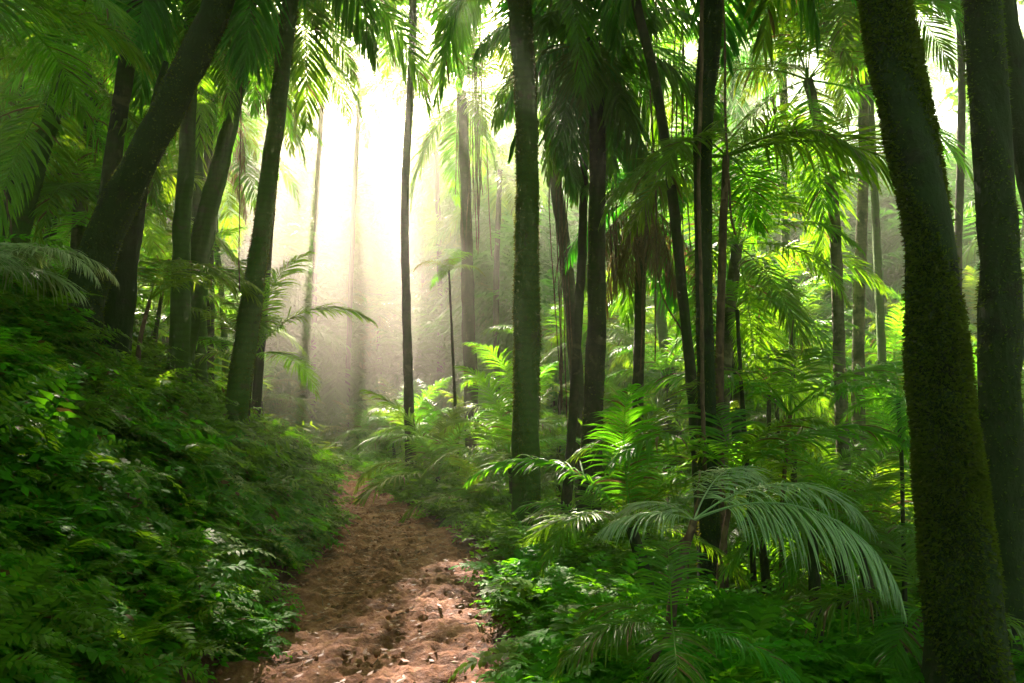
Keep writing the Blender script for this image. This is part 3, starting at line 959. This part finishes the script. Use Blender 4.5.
def scatter(name, variants, xs, ys, scale, mat, g, tilt=0.6, kind="stuff", zoff=0.0):
    xs, ys = np.asarray(xs), np.asarray(ys)
    nz_ = fnoise(xs, ys, 0.55, 3, k0=30) / 2.2
    kp = (nz_ > -0.75) | (g.random(len(xs)) < .25)
    xs, ys, scale, nz_ = xs[kp], ys[kp], scale[kp], nz_[kp]
    scale = scale * np.clip(1.02 + 0.42 * nz_, .5, 1.6) * g.choice([.6, .85, 1, 1.1, 1.35], len(xs))
    zs = ground_z(xs, ys) + zoff
    nn = norm(terr_normal(xs, ys) * tilt + np.array([0, 0, 1 - tilt]) + g.normal(0, .12, (len(xs), 3)))
    a = g.uniform(0, 6.283, len(xs))
    t1 = norm(np.cross(nn, np.stack([np.cos(a), np.sin(a), 0 * a], -1)))
    t2 = np.cross(nn, t1)
    Mx = np.stack([t1, t2, nn], 1) * scale[:, None, None]
    which = g.integers(0, len(variants), len(xs))
    parts = []
    for v, (V, F) in enumerate(variants):
        s = np.where(which == v)[0]
        if not len(s):
            continue
        W = np.einsum('nj,kjl->knl', V, Mx[s]) + np.stack([xs[s], ys[s], zs[s]], -1)[:, None]
        FF = F[None] + (np.arange(len(s)) * len(V))[:, None, None]
        parts.append((W.reshape(-1, 3), FF.reshape(-1, 4)))
    V, F = join(parts)
    return link(name, make_mesh(name, V, F, mat), kind=kind)


def sample_area(n, x0, x1, y0, y1, cond, g):
    xs = g.uniform(x0, x1, n * 3)
    ys = g.uniform(y0, y1, n * 3)
    ok = cond(xs, ys)
    return xs[ok][:n], ys[ok][:n]


def left_of(x, y, m=0.0):
    return (x < path_x(y) - path_hw(y) - m)


def right_of(x, y, m=0.0):
    return (x > path_x(y) + path_hw(y) + m)


edge = lambda x, y: 0.13 * fnoise(x, y, 0.5, 3, k0=7)
g = np.random.default_rng(3)
# the fern bank: dense cover, near part
xs, ys = sample_area(3000, -6.5, 0, 1.6, 9, lambda x, y: left_of(x, y, 0.06 + edge(x, y) + 0.3 * (g.random(len(x)) < .5)), g)
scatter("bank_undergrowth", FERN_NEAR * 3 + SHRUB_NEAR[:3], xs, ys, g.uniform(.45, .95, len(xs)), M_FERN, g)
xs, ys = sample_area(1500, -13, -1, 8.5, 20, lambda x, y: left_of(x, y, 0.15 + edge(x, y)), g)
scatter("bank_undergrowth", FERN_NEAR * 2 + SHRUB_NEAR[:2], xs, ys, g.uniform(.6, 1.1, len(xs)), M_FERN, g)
xs, ys = sample_area(700, -7, 0, 2.5, 12, lambda x, y: left_of(x, y, .1), g)
scatter("bank_undergrowth", [fern_clump(90 + i, 6, .7, .09, .012, 26, 2) for i in range(3)], xs, ys, g.uniform(.4, 1.0, len(xs)), M_SHRUB, g)
xs, ys = sample_area(1500, -12, 5, 16, 34, lambda x, y: left_of(x, y, .0) | right_of(x, y, .0), g)
scatter("undergrowth", FERN_NEAR[:2] + FERN_FAR, xs, ys, g.uniform(.6, 1.3, len(xs)), M_SHRUB, g)
# right of the path
xs, ys = sample_area(1800, -1, 5.5, 1.6, 8, lambda x, y: right_of(x, y, 0.1 + edge(x, y)), g)
scatter("undergrowth", FERN_NEAR + SHRUB_NEAR, xs, ys, g.uniform(.4, .95, len(xs)), M_SHRUB, g)
xs, ys = sample_area(1700, -4.5, 9, 7.5, 20, lambda x, y: right_of(x, y, 0.0 + edge(x, y)), g)
scatter("undergrowth", FERN_NEAR[:2] + SHRUB_NEAR, xs, ys, g.uniform(.6, 1.2, len(xs)), M_SHRUB, g)
# far cover
xs, ys = sample_area(2600, -40, 45, 18, 70, lambda x, y: left_of(x, y, .1) | right_of(x, y, .1), g)
scatter("distant_undergrowth", FERN_FAR, xs, ys, g.uniform(.9, 2.2, len(xs)), M_SHRUB, g)

# single ferns that stand out beside the path
fern_me = [make_mesh("fronds", *fern_clump(i + 60, 9, .75, .15, .020, 24, 3), M_SHRUB) for i in range(3)]
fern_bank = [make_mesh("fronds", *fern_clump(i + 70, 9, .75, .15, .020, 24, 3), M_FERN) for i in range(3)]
gf = random.Random(8)
n_ = 0
for i in range(400):
    if n_ >= 46:
        break
    y = gf.uniform(3.6, 15)
    x = float(path_x(y)) + gf.uniform(1.15, 1.2 + y * 0.3)
    root = link("fern", fern_me[n_ % 3], None, (x, y, gz(x, y) - .02), (R(gf.uniform(-10, 10)), R(gf.uniform(-10, 10)), gf.uniform(0, 6.28)), gf.uniform(.6, 1.15),
                label="one of the knee-high ferns lining the right side of the path", category="fern", group="ferns right of the path")
    n_ += 1
for i in range(40):
    y = gf.uniform(3.2, 13)
    x = float(path_x(y)) - gf.uniform(1.3, 4.4)
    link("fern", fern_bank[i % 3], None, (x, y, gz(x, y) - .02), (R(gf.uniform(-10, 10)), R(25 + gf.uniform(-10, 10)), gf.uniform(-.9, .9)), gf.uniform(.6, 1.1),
         label="one of the arching ferns growing on the dark left bank", category="fern", group="ferns on the left bank")

# ------------------------------------------------------------------ litter on the path
def litter(name, n, size, mat, g, flat=True):
    ys = g.uniform(2.5, 16, n)
    xs = path_x(ys) + g.normal(0, .62, n) * path_hw(ys) * 1.1
    zs = np.maximum(ground_z(xs, ys), 0.0) + 0.03
    c = np.stack([xs, ys, zs], -1)
    ax = norm(np.stack([g.normal(0, 1, n), g.normal(0, 1, n), g.normal(0, .15, n)], -1))
    up = norm(np.array([0, 0, 1.0]) + g.normal(0, .25, (n, 3)))
    sd = norm(np.cross(ax, up))
    l = size * g.uniform(.5, 1.5, (n, 1))
    V = np.stack([c - ax * l * .5, c + sd * l * .25, c + ax * l * .5 + up * l * .1, c - sd * l * .25], 1)
    link(name, make_mesh(name, V, np.arange(4 * n).reshape(-1, 4), mat), kind="stuff")


litter("leaf_litter", 1300, 0.055, M_LITTER, g)
parts = []
for i in range(260):
    y = g.uniform(2.6, 13)
    x = float(path_x(y)) + g.normal(0, .65) * float(path_hw(y)) * 1.15
    r_ = g.uniform(.006, .022)
    z = max(gz(x, y), 0.0) + 0.022
    V, F = tube(np.array([[-1, 0, 0], [-.6, .05, .1], [0, 0, .15], [.6, -.05, .1], [1, 0, 0.]]) * r_ * [1.2, 1, 1], np.array([.3, .8, 1, .75, .2]) * r_, 7, .15, i)
    parts.append((rotz(V, g.uniform(0, 6.28)) + [x, y, z], F))
link("pebbles", make_mesh("pebbles", *join(parts), M_PATH, True), kind="stuff")
parts = []
for i in range(110):
    y = g.uniform(2.8, 14)
    x = float(path_x(y)) + g.normal(0, .8) * float(path_hw(y)) * 1.2
    l_ = g.uniform(.05, .22)
    z = max(gz(x, y), 0.0) + 0.02
    V, F = tube(np.array([[-1, 0, 0], [-.3, g.uniform(-.15, .15), .03], [.3, g.uniform(-.15, .15), .02], [1, 0, 0.]]) * l_, np.array([1, .9, .7, .4]) * .004, 5)
    parts.append((rotz(V, g.uniform(0, 6.28)) + [x, y, z], F))
link("twigs", make_mesh("twigs", *join(parts), M_VINE, True), kind="stuff")

# ------------------------------------------------------------------ hanging vines and aerial roots
def vine(label, pts, r, group=None, name="hanging_vine", seed=0, wob=0.03):
    g_ = np.random.default_rng(seed)
    W = catmull([tuple(p) for p in pts], 40)
    W[:, 0] += np.cumsum(g_.normal(0, wob * .25, 40)) * .5
    base = W[0].copy()
    V, F = tube(W - base, r * g_.uniform(.8, 1.2, 40), 6)
    link(name, make_mesh(name, V, F, M_VINE, True), None, base, label=label, category="vine", group=group)


vine("long straight vine hanging left of the mossy leaning bank trunk", [P(240, -30, 9.5), P(241, 150, 9.5), P(240, 235, 9.5), P(241, 292, 9.5)], .008)
vine("thin dark root against the curving trunk at the left edge", [P(4, 190, 9), P(10, 215, 9), P(14, 240, 9)], .012)
vine("pale looping vine beside the sunlit big frond", [P(650, 90, 9), P(656, 200, 9), P(662, 290, 9), P(690, 345, 9), P(700, 400, 9)], .012)
vine("thick woody root running down the left of the root-draped trunk", [P(702, -20, 7.2), P(700, 150, 7.2), P(703, 330, 7.2), P(706, 470, 7.2)], .02)
vine("slack root hanging right of the root-draped trunk", [P(722, -20, 7.2), P(726, 90, 7.2), P(731, 200, 7.2), P(737, 235, 7.2)], .012)
vine("brown leaning root reaching down to the silvery young palm", [P(700, 470, 5.6), P(690, 560, 5.4), P(689, 640, 5.2)], .008)
vine("bent brown stalk under the left tip of the silvery frond", [P(665, 556, 5.2), P(680, 545, 5.2), P(697, 530, 5.2)], .016)
for i in range(16):
    a = gf.uniform(455, 492)
    vine("one of the thin roots hanging round the misty pale trunk", [P(a, -20, 22.5), P(a + gf.uniform(-6, 6), 120, 22.5), P(a + gf.uniform(-8, 8), gf.uniform(180, 260), 22.5)], .014, "roots on the misty trunk", seed=i)
for i in range(14):
    a = gf.uniform(612, 690)
    vine("one of the brown roots hanging about the skirted palm", [P(a, -20, 12.5), P(a + gf.uniform(-10, 10), 150, 12.5), P(a + gf.uniform(-12, 12), gf.uniform(220, 400), 12.5)], .013, "roots about the skirted palm", seed=i + 30)
for i in range(8):
    a = gf.uniform(545, 575)
    vine("one of the hanging roots between the moss-sleeved trunk and the slim stem", [P(a, 60, 12.8), P(a + gf.uniform(-8, 8), 200, 12.8), P(a + gf.uniform(-8, 8), gf.uniform(280, 430), 12.8)], .010, "roots by the moss-sleeved trunk", seed=i + 60)

# ------------------------------------------------------------------ canopy and unseen forest ring added to block skylight, then the distant forest
g = np.random.default_rng(21)
parts = []
for i in range(1500):
    x = g.uniform(-42, 42)
    y = g.uniform(-35, 62)
    z = g.uniform(11.5, 20)
    a, b = px_of(x, y, z) if y > 2 else (0, -999)
    if b > -30 and y > 2 and y < 24:
        continue
    if clearing(x, y, z, 1.25) or (y < 3 and x > -3 and g.random() < .75):
        continue
    if sunny(x, y, z, 1.25) and g.random() < .93:
        continue
    if y > 2 and 700 < a < 1010 and b > -60:
        continue
    parts.append(leaf_cloud((x, y, z), (2.4, 2.4, 1.1), 240, .42, g))
link("added_shade_canopy", make_mesh("added_shade_canopy", *join(parts), M_CANOPY), kind="stuff")
parts = []
for i in range(260):
    an = g.uniform(0, 6.283)
    rr_ = g.uniform(14, 24)
    x, y = rr_ * math.cos(an), rr_ * math.sin(an) + 2
    if y > 0 and abs(x) < 0.80 * y + 2:
        continue
    z = g.uniform(0, 13)
    parts.append(leaf_cloud((x, y, z + gz(x, y) * .5), (1.8, 1.8, 1.6), 170, .42, g))
link("unseen_shade_forest", make_mesh("unseen_shade_forest", *join(parts), M_CANOPY), kind="stuff")  # leaf clouds out of view beside and behind the camera, added against skylight
FAR_CR = []
for i in range(5):
    ps = []
    for j in range(11):
        V, F = frond(L=3.0, n=15, leafL=.95, leafW=.05, e0=[75, 55, 30, 5, -20][j % 5] + g.uniform(-8, 8), droop=80, ldroop=.7, seed=i * 20 + j, segs=2, fold=False, rr=.02)
        ps.append((rotz(V, j * 2.4 + g.uniform(-.3, .3)), F))
    FAR_CR.append(join(ps))
xs, ys, zs = [], [], []
while len(xs) < 2300:
    y = g.uniform(30, 80)
    x = g.uniform(-.85, .85) * y
    z = g.uniform(0, 1) ** 0.8 * min(8 + y * 0.38 + max(0, y - 50) * .25, 0.8 * (y - 20))
    if clearing(x, y, z + 1.5, 1.15) and z > 12 and g.random() < .09:
        xs.append(x); ys.append(y); zs.append(z)
        continue
    if clearing(x, y, z + 1.5, 1.15) or (sunny(x, y, z, 1.1) and g.random() < .8):
        continue
    a, b = px_of(x, y, z)
    if (740 < a < 980 and 70 < b < 190 and g.random() < .93) or (345 < a < 450 and 90 < b < 170 and g.random() < .5):
        continue
    xs.append(x); ys.append(y); zs.append(z)
xs, ys, zs = map(np.array, (xs, ys, zs))
parts = []
for v in range(5):
    q = np.arange(len(xs)) % 5 == v
    V, F = FAR_CR[v]
    k = q.sum()
    a = g.uniform(0, 6.28, k)
    Rm = np.stack([np.stack([np.cos(a), np.sin(a), 0 * a], -1), np.stack([-np.sin(a), np.cos(a), 0 * a], -1), np.stack([0 * a, 0 * a, 1 + 0 * a], -1)], 1)
    Rm = Rm * g.uniform(.9, 1.5, k)[:, None, None]
    W = np.einsum('nj,kjl->knl', V, Rm) + np.stack([xs[q], ys[q], zs[q]], -1)[:, None]
    parts.append((W.reshape(-1, 3), (F[None] + (np.arange(k) * len(V))[:, None, None]).reshape(-1, 4)))
link("distant_forest", make_mesh("distant_forest", *join(parts), M_CANOPY), kind="stuff")

# ------------------------------------------------------------------ labels for the unnamed palms: each by the gap it shows in
GAPS = [(-400, 5, "cut by the left edge"), (5, 95, "left of the thick black leaning trunk"), (95, 245, "between black leaning trunk and lit mossy one"),
        (245, 408, "between lit mossy trunk and thin dark pole"), (408, 527, "between thin dark pole and moss-sleeved trunk"),
        (527, 592, "between moss-sleeved trunk and shaggy crowned palm"), (592, 706, "between shaggy crowned palm and root-draped trunk"),
        (706, 838, "between root-draped and pale straight trunks"), (838, 930, "between pale straight trunk and thick leaning one"),
        (930, 1015, "right of the thick leaning mossy trunk"), (1015, 1500, "cut by the right edge")]
ORD = "first second third fourth fifth sixth seventh eighth ninth tenth eleventh twelfth thirteenth fourteenth fifteenth sixteenth seventeenth eighteenth nineteenth twentieth".split()
bins = {}
for o in COL.objects:
    if o.type != 'EMPTY' or not o.get("group"):
        continue
    x, y, z = o.location
    st = [c for c in o.children if c.name.split(".")[0] in ("trunk", "stem")][0]
    h = max(v.co.z for v in st.data.vertices)
    a, b = px_of(x, y, z + h * .5)
    gap = next((t for p, q, t in GAPS if p <= a < q), None)
    if not gap:
        continue
    if o["category"] == "tree":
        size = "tall near palm" if y < 28 else "tall far palm" if y < 44 else "tall faint palm"
    else:
        size = ("knee-high" if h < .7 else "waist-high" if h < 1.3 else "head-high" if h < 2.2 else "overtopping") + (" near" if y < 14 else " far" if y > 26 else "") + " palm"
    bins.setdefault((gap, size), []).append((a, o))
rows = {}
for o in COL.objects:
    if o.get("category") == "fern":
        y = o.location.y
        rows.setdefault((o["group"], "nearest row" if y < 5.5 else "second row" if y < 8 else "third row" if y < 11 else "farthest row"), []).append((px_of(*o.location)[0], o))
    elif o.get("category") == "vine" and o.get("group"):
        rows.setdefault((o["group"], ""), []).append((px_of(o.location.x, o.location.y, o.location.z)[0], o))
for (grp, row), v in rows.items():
    v.sort(key=lambda t: t[0])
    for i, (a, o) in enumerate(v):
        o["label"] = ("%s fern from the left, %s, %s" % (ORD[min(i, 19)], row, "right of the path" if "right" in grp else "on the left bank")) if row else \
            "%s thin root from the left among the %s" % (ORD[min(i, 19)], grp)
for (gap, size), v in bins.items():
    v.sort(key=lambda t: t[0])
    for i, (a, o) in enumerate(v):
        o["label"] = (size + " " + gap) if len(v) == 1 else ("%s %s from the left %s" % (ORD[min(i, 19)], size, gap) if not gap.startswith("cut") else "%s %s counted from the left, %s" % (ORD[min(i, 19)], size, gap))
